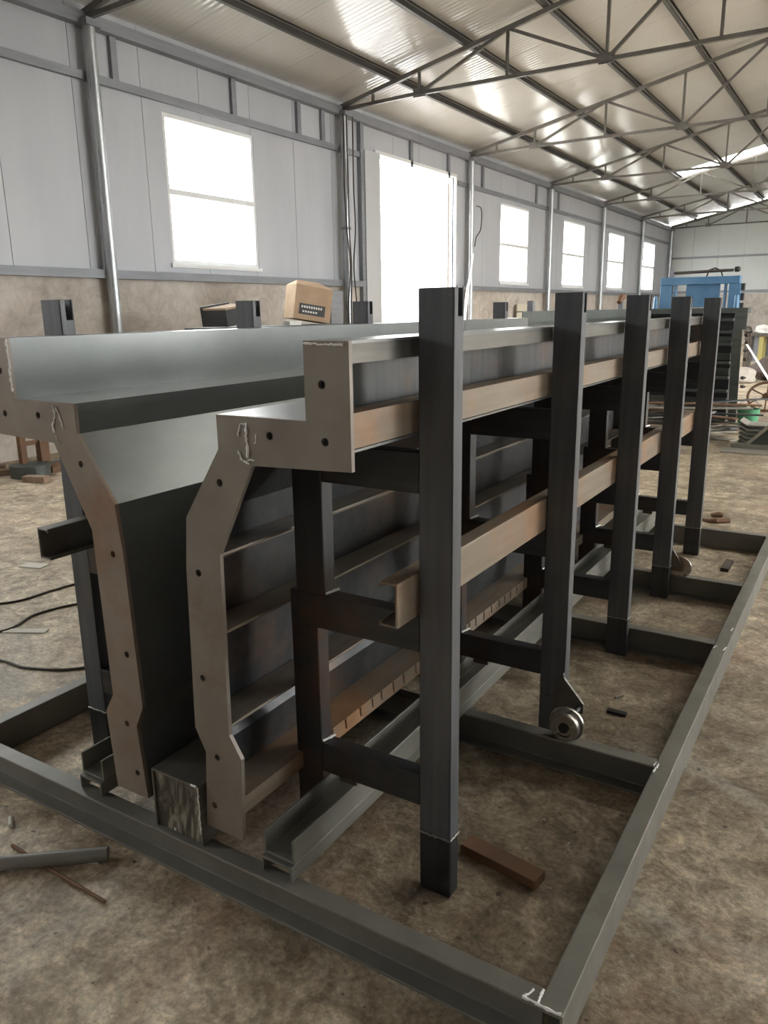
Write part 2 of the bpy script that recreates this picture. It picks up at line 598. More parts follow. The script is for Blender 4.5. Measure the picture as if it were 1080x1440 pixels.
# roof
SKY_L = [26]
ADDED_SKY_R = [8, 14, 20]  # unseen right-slope skylights, added to brighten the floor at the right
ceil = MB()
off = .14
th = .05
for side in (0, 1):
    sk = SKY_L if side == 0 else ADDED_SKY_R
    ys = sorted({YB - .1, YE + .1} | {float(k) for k in sk} | {float(k + 1) for k in sk})
    for a, b in zip(ys[:-1], ys[1:]):
        if any(k < (a + b) / 2 < k + 1 for k in sk):
            continue
        xe = XL - .15 if side == 0 else XR + .15
        pts = [(xe, ztop(xe) + off + th), (RX, ztop(RX) + off + th), (RX, ztop(RX) + off + th + .02), (xe, ztop(xe) + off + th + .02)]
        ceil.ext(pts, 'y', a, b)
ceiling = struct(ceil.build('ceiling', M['roof']))
for side in (0, 1):
    sk = SKY_L if side == 0 else ADDED_SKY_R
    xe = XL - .05 if side == 0 else XR + .05
    p0 = None
    ks = [-3.6] + [float(k) for k in range(-3, 37)]
    for k in ks:
        b = min(math.floor(k + 1), YE)
        sky = any(abs(q - k) < .01 for q in sk)
        pts = [(xe, ztop(xe) + off), (RX, ztop(RX) + off), (RX, ztop(RX) + off + th - .002), (xe, ztop(xe) + off + th - .002)]
        if sky:
            q = .012
            xs0 = -5.75 if side == 0 else xe
            pts = [(xs0, ztop(xs0) + off), (RX, ztop(RX) + off), (RX, ztop(RX) + off + q), (xs0, ztop(xs0) + off + q)]
            MB().ext(pts, 'y', k + .004, b - .004).build('skylight_panel', M['frp'], ceiling)
            if side == 0:
                pts = [(xe, ztop(xe) + off), (xs0, ztop(xs0) + off), (xs0, ztop(xs0) + off + th + .02), (xe, ztop(xe) + off + th + .02)]
                MB().ext(pts, 'y', k + .001, b - .001).build('roof_panel', M['roof'], ceiling)
            L = math.hypot(RX - xs0, SL * (RX - xs0))
            ang = math.atan(SL)
            xm = (xs0 + RX) / 2
            portal((xm, k + .5, ztop(xm) + off + .08), (0, -ang if side == 0 else ang, 0), L, 1.0)
        else:
            key = round(b - k, 2)
            MB().ext(pts, 'y', k + .003, b - .003).build('roof_panel', M['roof'], ceiling)

# ridge strip, eave beams, girts, ledge
tn = 0


def trim(mb, mat):
    global tn
    tn += 1
    return struct(mb.build('trim_%d' % tn, mat))


trim(MB().box(XL + .002, XL + .12, YB, YE, 4.68, ztop(XL) + .02), M['girt'])
trim(MB().box(XR - .12, XR - .002, YB, YE, 4.68, ztop(XL) + .02), M['girt'])
trim(MB().box(XL + .001, XL + .06, YB, 12.2, 4.13, 4.22), M['girt'])
trim(MB().box(XL + .001, XL + .06, 16.0, YE, 4.13, 4.22), M['girt'])
trim(MB().box(XL - .0, XL + .09, YB, 12.28, DADO - .07, DADO + .03), M['girt'])
trim(MB().box(XL - .0, XL + .09, 16.0, YE, DADO - .07, DADO + .03), M['girt'])
trim(MB().box(XL, XR, YE - .07, YE - .0, 3.52, 3.60), M['girt'])
trim(MB().box(XL, XR, YE - .09, YE - .0, DADO + .05, DADO + .15), M['girt'])
trim(MB().box(XL + .001, XL + .08, 12.18, 12.28, 0, 4.68), M['girt'])
for yy in (10.47, 11.1, 13.98, 15.55, 17.25, 9.0, 6.95, 20.6, 22.3):
    trim(MB().box(XL + .001, XL + .05, yy, yy + .09, 4.22, 4.68), M['girt'])

# ------------------------------------------------------------------ trusses, purlins, columns
TY = [1.6, 6.6, 11.62, 16.5, 21.5, 26.4, 31.4, 36.2]
ORD = ['one standing above the camera', 'nearest of those in view, its foot at the top left corner', 'second one in view, meeting the wall left of the doorway',
       'third one in view, meeting the wall right of the doorway', 'fourth one in view, past the first narrow far window',
       'fifth one in view, under the near edge of the skylight strip', 'sixth one in view, last before the end wall', 'farthest, close against the white end wall']


def make_truss():
    root = thing('roof_truss', '', 'truss', (0, TY[0], 4.8), 'roof trusses across the hall')
    y = TY[0]
    zb = lambda x: 4.80 + .03 * (1 - abs(x - RX) / 8.8)
    for sgn in (0, 1):
        mx = (lambda x: x) if sgn == 0 else (lambda x: 2 * RX - x)
        MB().bar((mx(-7.98), y, ztop(-7.98)), (RX, y, ztop(RX)), .062, .062).build('top_chord', M['truss'], root)
        js = [-6.45 + 1.45 * k for k in range(6)]
        for x in [-7.3] + js[:5]:
            MB().bar((mx(x), y, zb(x)), (mx(x), y, ztop(x)), .04).build('vertical_member', M['truss'], root)
        for a, ta, b, tb in ((js[0], 0, js[1], 1), (js[1], 1, js[2], 0), (js[2], 0, js[3], 1), (js[3], 1, js[4], 0), (js[4], 0, RX, 1)):
            MB().bar((mx(a), y, ztop(a) if ta else zb(a)), (mx(b), y, ztop(b) if tb else zb(b)), .044).build('diagonal_member', M['truss'], root)
        MB().bar((mx(-7.9), y, 4.76), (mx(-6.45), y, zb(-6.45)), .052).bar((mx(-6.45), y, zb(-6.45)), (RX, y, zb(RX)), .052).build('bottom_chord', M['truss'], root)
        for x in (js[0], js[2]):
            MB().box(mx(x) - .11, mx(x) + .11, y - .008, y + .008, zb(x) - .05, zb(x) + .08).build('gusset_plate', M['truss'], root)
    MB().bar((RX, y, zb(RX)), (RX, y, ztop(RX)), .05).build('vertical_member', M['truss'], root)
    return root


tr0 = make_truss()
tr0['label'] = 'dark steel roof truss, ' + ORD[0]
for k in range(1, len(TY)):
    copy_tree(tr0, (0, TY[k], 4.8), 'dark steel roof truss, ' + ORD[k])

PX = [-6.93, -5.67, -4.44, -3.2, -1.95, -.7, .55]
nth = ['lowest, nearest the left wall', 'second up from the left wall', 'third up from the left wall', 'fourth up from the left wall',
       'fifth up from the left wall', 'sixth up from the left wall', 'beside the ridge, left of it']
for k, x in enumerate(PX):
    for sgn in (0, 1):
        xx = x if sgn == 0 else 2 * RX - x
        z0 = ztop(x) + .03
        o = MB().ext(sw(chan(z0, z0 + .115, xx - .03, xx + .03, .006)), 'y', YB, YE).build('roof_purlin', M['purlin'])
        tag(o, 'dark steel roof purlin running the length of the hall, ' + (nth[k] if sgn == 0 else nth[k].replace('left', 'right') if k < 6 else 'beside the ridge, right of it'), 'purlin', 'roof purlins')

CL = ['beside the camera, left of the frame', 'pipe column left of the near window, full height at the left', 'pipe column left of the doorway, cables tied to it',
      'pipe column right of the doorway', 'pipe column between the first and second far windows', 'pipe column between the second and third far windows',
      'pipe column between the third and last far windows', 'pipe column in the far left corner of the hall']


def make_column(x, y, s):
    root = thing('pipe_column', '', 'column', (x, y, 0), 'round steel columns along the left wall' if s < 0 else 'round steel columns along the right wall')
    MB().tube([(x, y, .015), (x, y, 4.66)], .070, 20).build('pipe', M['galv'], root, smooth=True)
    MB().box(x - .14, x + .14, y - .14, y + .14, 0, .015).build('base_plate', M['girt'], root)
    MB().box(x - .10, x + .10, y - .10, y + .10, 4.66, 4.73).build('head_plate', M['girt'], root)
    return root


c0 = make_column(XL + .12, TY[0], -1)
c0['label'] = 'galvanised ' + CL[0]
LC = [c0]
for k in range(1, 8):
    LC.append(copy_tree(c0, (XL + .12, TY[k], 0), 'galvanised ' + CL[k]))
c1 = make_column(XR - .12, TY[0], 1)
c1['label'] = 'galvanised pipe column along the right wall, outside the photo'
for k in range(1, 8):
    copy_tree(c1, (XR - .12, TY[k], 0))

# ------------------------------------------------------------------ beam mould
MX = -1.534
Y0, Y1 = 1.330, 5.21
PY = [1.605, 2.51, 3.375, 4.225, 5.11]
INNER = [(.515, 1.493), (.515, 1.324), (.255, 1.324), (.255, 1.243), (.132, 1.063), (.118, .93), (.102, .475), (.135, .410), (.1175, .178)]
OUTER = [(.248, .178), (.262, .425), (.224, .485), (.236, .98), (.356, 1.212), (.631, 1.222), (.631, 1.493)]
HOLES = [(.56, 1.403), (.564, 1.282), (.412, 1.285), (.252, 1.162), (.159, .921), (.145, .629), (.176, .406), (.152, .252)]


def plate_mesh(name, outline, holes, y0, y1, r=.0095, n=14, par=None, off=Vector((0, 0, 0))):
    bm = bmesh.new()

    def loop(pts):
        vs = [bm.verts.new((x - off.x, y0 - off.y, z - off.z)) for x, z in pts]
        return [bm.edges.new((vs[i], vs[(i + 1) % len(vs)])) for i in range(len(vs))]
    es = loop(outline)
    for (x, z) in holes:
        es += loop([(x + r * math.cos(2 * math.pi * k / n), z + r * math.sin(2 * math.pi * k / n)) for k in range(n)])
    bmesh.ops.triangle_fill(bm, use_beauty=True, use_dissolve=False, edges=es)
    ret = bmesh.ops.extrude_face_region(bm, geom=list(bm.faces))
    for v in [g for g in ret['geom'] if isinstance(g, bmesh.types.BMVert)]:
        v.co.y += y1 - y0
    bmesh.ops.recalc_face_normals(bm, faces=bm.faces)
    me = bpy.data.meshes.new(name)
    bm.to_mesh(me)
    bm.free()
    return me


def offset_path(pts, d):
    """shift an open polyline to its left by d"""
    out = []
    for i, p in enumerate(pts):
        p = Vector(p)
        ns = []
        if i > 0:
            e = (p - Vector(pts[i - 1])).normalized()
            ns.append(Vector((-e.y, e.x)))
        if i < len(pts) - 1:
            e = (Vector(pts[i + 1]) - p).normalized()
            ns.append(Vector((-e.y, e.x)))
        nn = sum(ns, Vector((0, 0))).normalized()
        out.append(tuple(p + nn * d / max(.35, nn.dot(ns[0]))))
    return out


def bead(pts, r, seed, y, name='weld_seam', parent=None):
    rr = random.Random(seed)
    ps, rs = [], []
    for (a, b) in zip(pts[:-1], pts[1:]):
        L = math.hypot(b[0] - a[0], b[1] - a[1])
        n = max(2, int(L / .006))
        for k in range(n):
            q = k / n
            ps.append((a[0] + (b[0] - a[0]) * q + rr.uniform(-.0015, .0015), y - .001 + rr.uniform(-.001, .001), a[1] + (b[1] - a[1]) * q + rr.uniform(-.0015, .0015)))
            rs.append(r * rr.uniform(.5, 1.25))
    return MB().tube(ps, rs, 6).build(name, M['weld'], parent, smooth=True)


def make_half(s):
    right = s > 0
    X = lambda d: MX + s * d
    P = lambda pts: [(X(d), z) for d, z in pts]
    root = thing('mould_half', 'right half of the steel beam mould, with the row of five dark posts' if right
                 else 'left half of the steel beam mould, with the tall smooth grey upstand', 'mould half', (X(.4), Y0, 0), 'two halves of the beam mould')
    out = P(INNER + OUTER)
    off = worldloc(root)
    pm = M['plate_r'] if right else M['plate']
    ep = finish('end_plate', plate_mesh('end_plate', out, P(HOLES), Y0, Y0 + .012, off=off), pm, root)
    ep['label'] = 'brown-grey profiled end plate with drilled bolt holes facing the camera'
    finish('end_plate', plate_mesh('end_plate', out, P(HOLES), Y1, Y1 + .012, off=off), pm, root)
    o1 = offset_path([(d, z) for d, z in INNER], .0064)
    o2 = offset_path([(d, z) for d, z in INNER], .0094)
    MB().ext([(X(d), z) for d, z in o1] + [(X(d), z) for d, z in reversed(o2)], 'y', Y0 + .012, Y1).build('back_sheet', M['arm'], root)
    for (hx, hz) in P(HOLES):
        MB().lathe((hx, Y0 + .0125, hz), 'y', [(0, .014), (.008, .014)], 6).build('weld_nut', M['dark'], root)  # dark discs added behind the holes so no light shows through
    # folded sheet skin following the inner profile (with the flat top)
    path = [(.629, 1.493)] + INNER
    off_ = offset_path([(d, z) for d, z in path], .006)
    prof = [(X(d), z) for d, z in path] + [(X(d), z) for d, z in reversed(off_)]
    sk = MB().ext(prof, 'y', Y0 + .012, Y1).build('skin_sheet', M['skin'], root)
    sk['label'] = 'smooth bent steel sheet forming the inner mould face'
    # channels behind the skin
    for k, zt in enumerate((.975, .77, .51)):
        q = (.129, .125, .115)[k]
        p = [(X(.222), zt), (X(q), zt), (X(q), zt - .05), (X(q + .007), zt - .05), (X(q + .007), zt - .008), (X(.222), zt - .008)]
        MB().ext(p, 'y', Y0 + .013, Y1 - .001).build('stiffener', M['shelf'], root, .002)
    p = [(X(.134), .30), (X(.246), .30), (X(.246), .25), (X(.240), .25), (X(.240), .294), (X(.134), .294)]
    lip = MB().ext(p, 'y', Y0 + .013, Y1 - .001).build('stiffener', M['rusty'] if right else M['long'], root)
    # weld drips along the lip
    # long edge angles of the top flange
    p = [(X(.629), 1.487), (X(.629), 1.447), (X(.623), 1.447), (X(.623), 1.481), (X(.53), 1.481), (X(.53), 1.487)]
    MB().ext(p, 'y', Y0 + .013, Y1 - .001).build('edge_angle', M['long'], root)
    p = chan(1.270, 1.345, X(.629), X(.57), .006)
    MB().ext(sw(p), 'y', Y0 + .013, Y1 - .001).build('edge_channel', M['rusty'] if right else M['long'], root)
    MB().box(min(X(.522), X(.528)), max(X(.522), X(.528)), Y0 + .013, Y1, 1.269, 1.48).build('recess_shade_plate', M['strut'], root)  # dark sheet added in the recess, standing in for shade behind the lip
    MB().box(min(X(.37), X(.629)), max(X(.37), X(.629)), Y0 + .013, Y1, 1.262, 1.268).build('flange_sheet', M['skin'], root)
    # five frames
    first = None
    pxa, pxb = sorted((X(.638), X(.730)))
    for i, y in enumerate(PY):
        # post of channel section: web to the camera, notch in the top of each flange
        if first is None:
            fl = lambda z0, z1, notch: ([(y, z0), (y + .050, z0), (y + .050, z1), (y + .044, z1), (y + .044, z1 - .062), (y + .022, z1 - .062), (y + .022, z1), (y, z1)] if notch
                                        else [(y, z0), (y + .050, z0), (y + .050, z1), (y, z1)])
            pb = MB().box(pxa, pxb, y, y + .006, .182, 1.600)
            pb.ext(fl(.182, 1.6, True), 'x', pxa, pxa + .006).ext(fl(.182, 1.6, True), 'x', pxb - .006, pxb)
            pb.box(pxa + .006, pxb - .006, y + .044, y + .050, .182, 1.600)
            post = pb.build('post', M['post'], root, .0035, seg=2)
            fb = MB().box(pxa, pxb, y, y + .006, .0, .179).box(pxa, pxa + .006, y + .006, y + .05, 0, .179).box(pxb - .006, pxb, y + .006, y + .05, 0, .179)
            fb.box(pxa + .006, pxb - .006, y + .042, y + .048, 0, .179)
            ft = fb.build('post_foot', M['foot'], post, .0035)
            rr = random.Random(3)
            ps = [(pxa + (pxb - pxa) * q / 16, y - .0012, .1805 + rr.uniform(-.002, .002)) for q in range(17)] + [(pxb + .001, y + .05 * q / 9, .1805 + rr.uniform(-.002, .002)) for q in range(10)]
            wd = MB().tube(ps, [.003 * rr.uniform(.6, 1.2) for _ in ps], 6).build('weld_bead', M['lightsteel'], post, smooth=True)
            xa, xb = sorted((X(.249), X(.346)))
            us_ = MB().ext(chan(xa, xb, y, y + .05, .006, .007), 'z', .805, 1.222).build('strut', M['strut'], root, .003)
            xa, xb = sorted((X(.225), X(.316)))
            ls_ = MB().ext(chan(xa, xb, y + .001, y + .051, .006, .007), 'z', .125, .705).build('strut', M['strut'], root, .003)
            arms = []
            for z0, z1, da in ((1.120, 1.222, .347), (.705, .805, .225), (.258, .350, .317)):
                xa, xb = sorted((X(da), X(.638)))
                arms.append(MB().ext(sw([(b, a) for a, b in chan(y, y, 0, 0, 0)]) if False else
                                     [(y, z0), (y + .05, z0), (y + .05, z0 + .007), (y + .006, z0 + .007), (y + .006, z1 - .007), (y + .05, z1 - .007), (y + .05, z1), (y, z1)],
                                     'x', xa, xb).build('cross_arm', M['arm'], root, .003))
            xa, xb = sorted((X(.365), X(.425)))
            tab = MB().box(xa, xb, y + .012, y + .05, .236, .258).build('slide_tab', M['long'], root, .002)
            wx = X(.318)
            wd2 = []
            for z, n_ in ((.808, 0), (.352, 1)):
                ps = [(X(.347 if n_ == 0 else .317) + s * .002 * q, y + .004 + .006 * q, z + .002 + .0004 * q) for q in range(8)]
                wd2.append(MB().tube(ps, [.0035 + .002 * random.random() for _ in ps], 6).build('weld_bead', M['weld'], arms[1 + n_], smooth=True))
            first = (post, us_, ls_, arms, tab)
        else:
            dy = y - PY[0]
            post, us_, ls_, arms, tab = first
            for o in (post, us_, ls_, tab, *arms):
                base = Vector(o.location)
                c = copy_part(o, root, base + Vector((0, dy, 0)))
                for ch in o.children:
                    if ch.name.startswith('weld') and o is post and i == 1:
                        continue
                    q = copy_part(ch, c)
                    if i == 1 and ch.name.startswith('post_foot'):
                        q.material_slots[0].link = 'OBJECT'
                        q.material_slots[0].material = M['post']
    # lengthwise channel lying on the mid arms against the posts
    zt = .920 if right else .908
    pr = [(X(.637), .806), (X(.637), zt), (X(.585), zt), (X(.585), zt - .014), (X(.591), zt - .014), (X(.591), zt - .007), (X(.630), zt - .007), (X(.630), .813), (X(.591), .813),
          (X(.591), .820), (X(.585), .820), (X(.585), .806)]
    sr = MB().ext(pr, 'y', 1.50 if right else 1.43, Y1 - .02).build('side_channel', M['rusty'] if right else M['rail'], root, .003)
    sr['label'] = 'rust-tinted lengthwise channel along the inside of the posts' if right else 'dark lengthwise channel poking out towards the camera'
    # rollers
    for (py, wy, wx) in ((PY[1], 2.352, .790), (PY[3], 4.318, .772)):
        cx, cz = X(wx), .120 + .050
        if py == PY[1]:
            prof = [(-.014, .018), (-.014, .030), (-.020, .032), (-.020, .046), (-.016, .050), (.012, .050), (.012, .060), (.018, .062), (.024, .060), (.024, .02)]
        else:
            prof = [(-.024, .02), (-.024, .060), (-.018, .062), (-.012, .060), (-.012, .050), (.016, .050), (.02, .046), (.02, .032), (.014, .03), (.014, .018)]
        yf = wy if py == PY[1] else wy
        wh = MB().lathe((cx, yf, cz), 'y', prof, 36).build('roller_wheel', M['chrome'], root, smooth=True)
        wh['label'] = 'turned steel flanged roller beside a post foot'
        MB().lathe((cx, yf, cz), 'y', [(-.022, .012), (-.022, .017), (-.013, .018)] if py == PY[1] else [(.013, .018), (.022, .017), (.022, .012)], 18).build('hub', M['dark'], wh, smooth=True)
        ya, yb = (yf + .02, py - .002) if py == PY[1] else (py + .052, yf - .02)
        MB().tube([(cx, ya, cz), (cx, yb, cz)], .010, 10).build('axle', M['dark'], wh, smooth=True)
        pts = [(X(.694), cz - .02), (X(wx) + s * .016, cz - .02), (X(wx) + s * .016, cz + .016), (X(.732), cz + .10), (X(.728), cz + .118), (X(.694), cz + .04)]
        yy = (py - .013, py - .001) if py == PY[1] else (py + .051, py + .063)
        MB().ext(pts, 'y', *yy).build('roller_bracket', M['long'], root)
    # bright weld marks on the end plate
    yb = Y0
    if right:
        bead([(X(.518), 1.487), (X(.625), 1.485)], 0.0030, 1, yb, parent=ep)
        bead([(X(.345), 1.312), (X(.346), 1.225)], 0.0034, 2, yb, parent=ep)
        bead([(X(.345), 1.31), (X(.326), 1.305), (X(.318), 1.27)], 0.0019, 3, yb, parent=ep)
        bead([(X(.318), 1.245), (X(.330), 1.222), (X(.356), 1.214)], 0.0027, 4, yb, parent=ep)
        bead([(X(.372), 1.285), (X(.372), 1.268), (X(.366), 1.262)], 0.0019, 5, yb, parent=ep)
        bead([(X(.346), 1.225), (X(.372), 1.226)], 0.0026, 8, yb, parent=ep)
    else:
        bead([(X(.513), 1.49), (X(.514), 1.34)], 0.0030, 1, yb, parent=ep)
        bead([(X(.345), 1.318), (X(.333), 1.29), (X(.352), 1.262), (X(.345), 1.235)], 0.0030, 2, yb, parent=ep)
        bead([(X(.328), 1.312), (X(.312), 1.272), (X(.306), 1.245)], 0.0026, 3, yb, parent=ep)
        bead([(X(.345), 1.235), (X(.33), 1.215), (X(.318), 1.216)], 0.0017, 4, yb, parent=ep)
    if right:
        for k in range(26):                      # bright weld runs along the rusty lip
            y = 1.75 + k * .075 + random.uniform(-.012, .012)
            ps = [(X(.2475), y, .298), (X(.2475), y + .004, .268 - random.uniform(0, .012))]
            MB().tube(ps, [.004, .002], 6).build('weld_bead', M['rusty'], lip)
    return root


RH = make_half(1)
LH = make_half(-1)

# core box between the halves
bx0, bx1, bz0, bz1 = -1.604, -1.4195, .1215, .305
core = thing('core_box', 'low square steel box core between the mould halves, its dirty end cap facing the camera', 'mould core', ((bx0 + bx1) / 2, 1.31, bz0))
MB().box(bx0, bx1, 1.312, Y1, bz1 - .006, bz1).build('top_plate', M['boxtop'], core, .0015)
MB().box(bx0, bx0 + .006, 1.312, Y1, bz0, bz1 - .0062).build('side_plate', M['boxtop'], core)
MB().box(bx1 - .006, bx1, 1.312, Y1, bz0, bz1 - .0062).build('side_plate', M['boxtop'], core)
MB().box(bx0 + .0062, bx1 - .0062, 1.318, 1.324, bz0, bz1 - .0062).build('end_cap', M['box'], core)
MB().box(bx0 + .0062, bx1 - .0062, Y1 - .01, Y1 - .004, bz0, bz1 - .0062).build('end_cap', M['box'], core)
bead([(bx1 - .004, bz1 - .004), (bx1 - .004, bz0 + .03)], .0028, 11, 1.313, 'weld_bead', core)
bead([(bx1 - .03, bz1 - .001), (bx1 - .001, bz1 - .001)], .003, 12, 1.313, 'weld_bead', core)

# base frame
fr = thing('base_frame', 'welded steel channel base frame lying on the concrete floor around the mould', 'base frame', (-1.5, 3.3, 0))
H = .12


def rail_x(name, y, x0, x1, opening, d=.053):
    # web along x; opening -1: open side to -Y
    if opening < 0:
        pr = [(y, 0), (y + d, 0), (y + d, H), (y, H), (y, H - .009), (y + d - .007, H - .009), (y + d - .007, .009), (y, .009)]
    else:
        pr = [(y, 0), (y + d, 0), (y + d, .009), (y + .007, .009), (y + .007, H - .009), (y + d, H - .009), (y + d, H), (y, H)]
    return MB().ext(pr, 'x', x0, x1).build(name, M['rail'], fr, .003)


rail_x('front_rail', 1.297, -2.600, -.4425, -1)
pr = [(-.441, 0), (-.385, 0), (-.385, H), (-.441, H), (-.441, H - .009), (-.392, H - .009), (-.392, .009), (-.441, .009)]
MB().ext(pr, 'y', 1.297, 5.42).build('side_rail', M['rail'], fr, .003)
pr = [(-2.594, 0), (-2.540, 0), (-2.540, H), (-2.594, H), (-2.594, H - .009), (-2.547, H - .009), (-2.547, .009), (-2.594, .009)]
MB().ext(pr, 'y', 1.351, 5.42).build('side_rail', M['rail'], fr, .003)
for y, op in ((2.335, -1), (3.432, -1), (4.285, -1), (5.35, 1)):
    rail_x('cross_beam', y, -2.539, -.4425, op)
for (pts, sd) in (([(-.498, .0), (-.47, 0), (-.445, 0)], 21),):
    rr = random.Random(sd)
    for (x0, y0, x1, y1, r) in ((-.475, 1.303, -.392, 1.302, .004), (-.475, 1.303, -.462, 1.335, .003), (-.443, 1.300, -.443, 1.345, .003), (-.438, 2.30, -.430, 2.36, .003), (-.445, 2.338, -.44, 2.37, .003),
                            (-.437, 3.39, -.425, 3.42, .0025), (-.40, 3.62, -.395, 3.66, .003), (-.395, 3.38, -.39, 3.42, .0025)):
        n = 9
        ps = [(x0 + (x1 - x0) * k / n + rr.uniform(-.002, .002), y0 + (y1 - y0) * k / n + rr.uniform(-.002, .002), H + .0005) for k in range(n + 1)]
        MB().tube(ps, [r * rr.uniform(.5, 1.2) for _ in ps], 6).build('weld_bead', M['weld'], fr, smooth=True)

# slide channels: open-up channel on an open-down channel, one stack under each half
for s, nm in ((1, 'right'), (-1, 'left')):
    a, b = sorted((MX + s * .318, MX + s * .418))
    o = MB().ext([(a, .121), (a + .007, .121), (a + .007, .158), (b - .007, .158), (b - .007, .121), (b, .121), (b, .165), (a, .165)], 'y', 1.322, 5.40).build('slide_channel', M['slide'], None, .002)
    tag(o, 'grey slide channel lying open side down on the base frame under the %s mould half' % nm, 'channel', 'slide channels under the mould')
    o = MB().ext([(a, .166), (b, .166), (b, .235), (b - .007, .235), (b - .007, .173), (a + .007, .173), (a + .007, .235), (a, .235)], 'y', 1.335, 5.40).build('slide_channel', M['slide'], None, .002)
    tag(o, 'grey slide channel lying open side up on top of another under the %s mould half' % nm, 'channel', 'slide channels under the mould')

# ------------------------------------------------------------------ things on the floor nearby
o = MB().bar((-.855, 1.815, .016), (-.612, 1.778, .016), .058, .031).build('steel_offcut', M['rust'], None, .002)
tag(o, 'rusty square steel offcut on the floor right of the nearest post', 'offcut')
o = MB().tube([(-2.45, .66, .022), (-1.735, 1.235, .022)], .021, 14).build('steel_pipe', M['rail'], None, smooth=True)
tag(o, 'dark steel pipe on the floor at the lower left edge', 'pipe')
o = MB().tube([(-2.035, 1.125, .006), (-1.9, 1.118, .0065), (-1.60, 1.112, .006)], .0055, 8).build('rusty_rod', M['rust'], None, smooth=True)
tag(o, 'thin rusty rod on the floor crossing under the dark pipe', 'rod')


def stub(name, x, y, a, L, r, mat, label, cat, z=0):
    d = Vector((math.cos(a), math.sin(a), 0)) * L / 2
    c = Vector((x, y, z + r))
    o = MB().tube([c - d, c - d * .2, c + d], [r, r * 1.05, r * .9], 9).build(name, mat, None, smooth=True)
    return tag(o, label, cat)


stub('cigarette_butt', -2.14, 1.19, -.6, .045, .008, M['paper'], 'white stub on the floor near the lower left edge', 'stub')
stub('bright_bolt', -1.515, 1.335, .55, .055, .007, M['weld'], 'bright bolt lying on the front base rail beside the box core', 'bolt', .1205)
stub('electrode_stub', -1.76, 1.20, .5, .03, .004, M['paper'], 'small pale stub beside the end of the dark pipe', 'stub')
stub('electrode_stub', -.72, 2.97, 1.0, .04, .005, M['paper'], 'small pale stub on the floor behind the first cross beam', 'stub')
o = MB().box(-.728, -.655, 2.82, 2.845, 0, .012).build('steel_chip', M['dark'])
tag(o, 'small dark steel chip on the floor right of the second post', 'chip')
o = MB().box(-.63, -.585, 4.86, 5.06, 0, .022).build('steel_offcut', M['scrap'])
o.rotation_euler = (0, 0, 0)
tag(o, 'short brown steel offcut on the floor between the third and last cross beams', 'offcut')
tg = thing('hand_tongs', 'brown hand tongs lying on the floor beyond the base frame', 'tool', (-.85, 6.05, 0))
MB().tube([(-.96, 6.03, .012), (-.89, 5.99, .014), (-.84, 6.0, .018), (-.76, 6.07, .014)], [.008, .014, .022, .018], 8).build('jaw', M['rust'], tg, smooth=True)
MB().tube([(-.90, 6.17, .013), (-.85, 6.2, .016), (-.82, 6.2, .013)], [.016, .024, .014], 8).build('handle', M['rust'], tg, smooth=True)


def cable(name, pts, label, r=.006, mat='cable', z=.006):
    ps = []
    P_ = [Vector((x, y, (q[0] if q else z))) for x, y, *q in pts]
    for i in range(len(P_) - 1):
        p0, p1, p2, p3 = P_[max(i - 1, 0)], P_[i], P_[i + 1], P_[min(i + 2, len(P_) - 1)]
        for k in range(8):
            t = k / 8
            ps.append(.5 * ((2 * p1) + (p2 - p0) * t + (2 * p0 - 5 * p1 + 4 * p2 - p3) * t * t + (3 * p1 - p0 - 3 * p2 + p3) * t ** 3))
    ps.append(P_[-1])
    o = MB().tube(ps, r, 8).build(name, M[mat], None, smooth=True)
    return tag(o, label, 'cable')


cable('floor_cable', [(-4.5, 2.0), (-3.97, 2.335), (-3.9, 2.6), (-3.87, 2.77), (-3.7, 3.2), (-3.6, 3.9)], 'black cable across the bright floor, farthest of the three at the left')
cable('floor_cable', [(-3.9, 1.7), (-3.60, 2.09), (-3.65, 2.33), (-3.58, 2.557), (-3.4, 2.75), (-3.2, 3.2)], 'black cable across the bright floor, middle of the three at the left')
cable('floor_cable', [(-3.7, 1.8), (-3.285, 1.89), (-3.09, 1.907), (-2.87, 2.045), (-2.75, 2.4)], 'black cable across the bright floor, nearest of the three at the left')
for (x, y, a, w, d, lb) in ((-3.50, 2.17, .5, .22, .05, 'pale paper scrap lying between two floor cables'), (-3.93, 3.12, .2, .22, .12, 'pale board scrap on the floor beside the left post'),
                            (-4.42, 2.86, .3, .16, .09, 'thin plate scrap on the floor at the left edge')):
    o = MB().box(-w / 2, w / 2, -d / 2, d / 2, 0, .006).build('board_scrap', M['paper'])
    o.location = (x, y, .0)
    o.rotation_euler = (0, 0, a)
    tag(o, lb, 'scrap')

# ------------------------------------------------------------------ by the left wall
rs = thing('rusty_stand', 'rusty steel stand on a round foot by the left wall', 'stand', (-7.1, 4.8, 0))
MB().box(-7.13, -7.07, 4.60, 4.66, .12, .42).build('upright', M['rust'], rs)
MB().box(-7.13, -7.05, 4.80, 4.90, .06, .44).build('upright', M['rust'], rs)
MB().box(-7.12, -7.08, 4.66, 4.80, .30, .34).build('crossbar', M['rust'], rs)
MB().lathe((-7.05, 4.66, 0), 'z', [(0, .19), (.12, .19), (.125, .17)], 24).build('round_foot', M['greygreen'], rs, smooth=True)
MB().box(-7.18, -6.98, 4.86, 5.08, 0, .06).build('foot_plate', M['rust'], rs)
for (x, y, a, lb) in ((-6.74, 4.50, .35, 'brown brick on the floor in front of the rusty stand'), (-7.35, 4.50, 1.2, 'brown brick on the floor at the left edge behind the mould'),
                      (-7.62, 4.62, .9, 'brown brick lying against the left wall foot')):
    o = MB().box(-.12, .12, -.05, .05, 0, .06).build('brick', M['brick'], None, .004)
    o.location = (x, y, 0)
    o.rotation_euler = (0, 0, a)
    tag(o, lb, 'brick', 'bricks by the left wall')
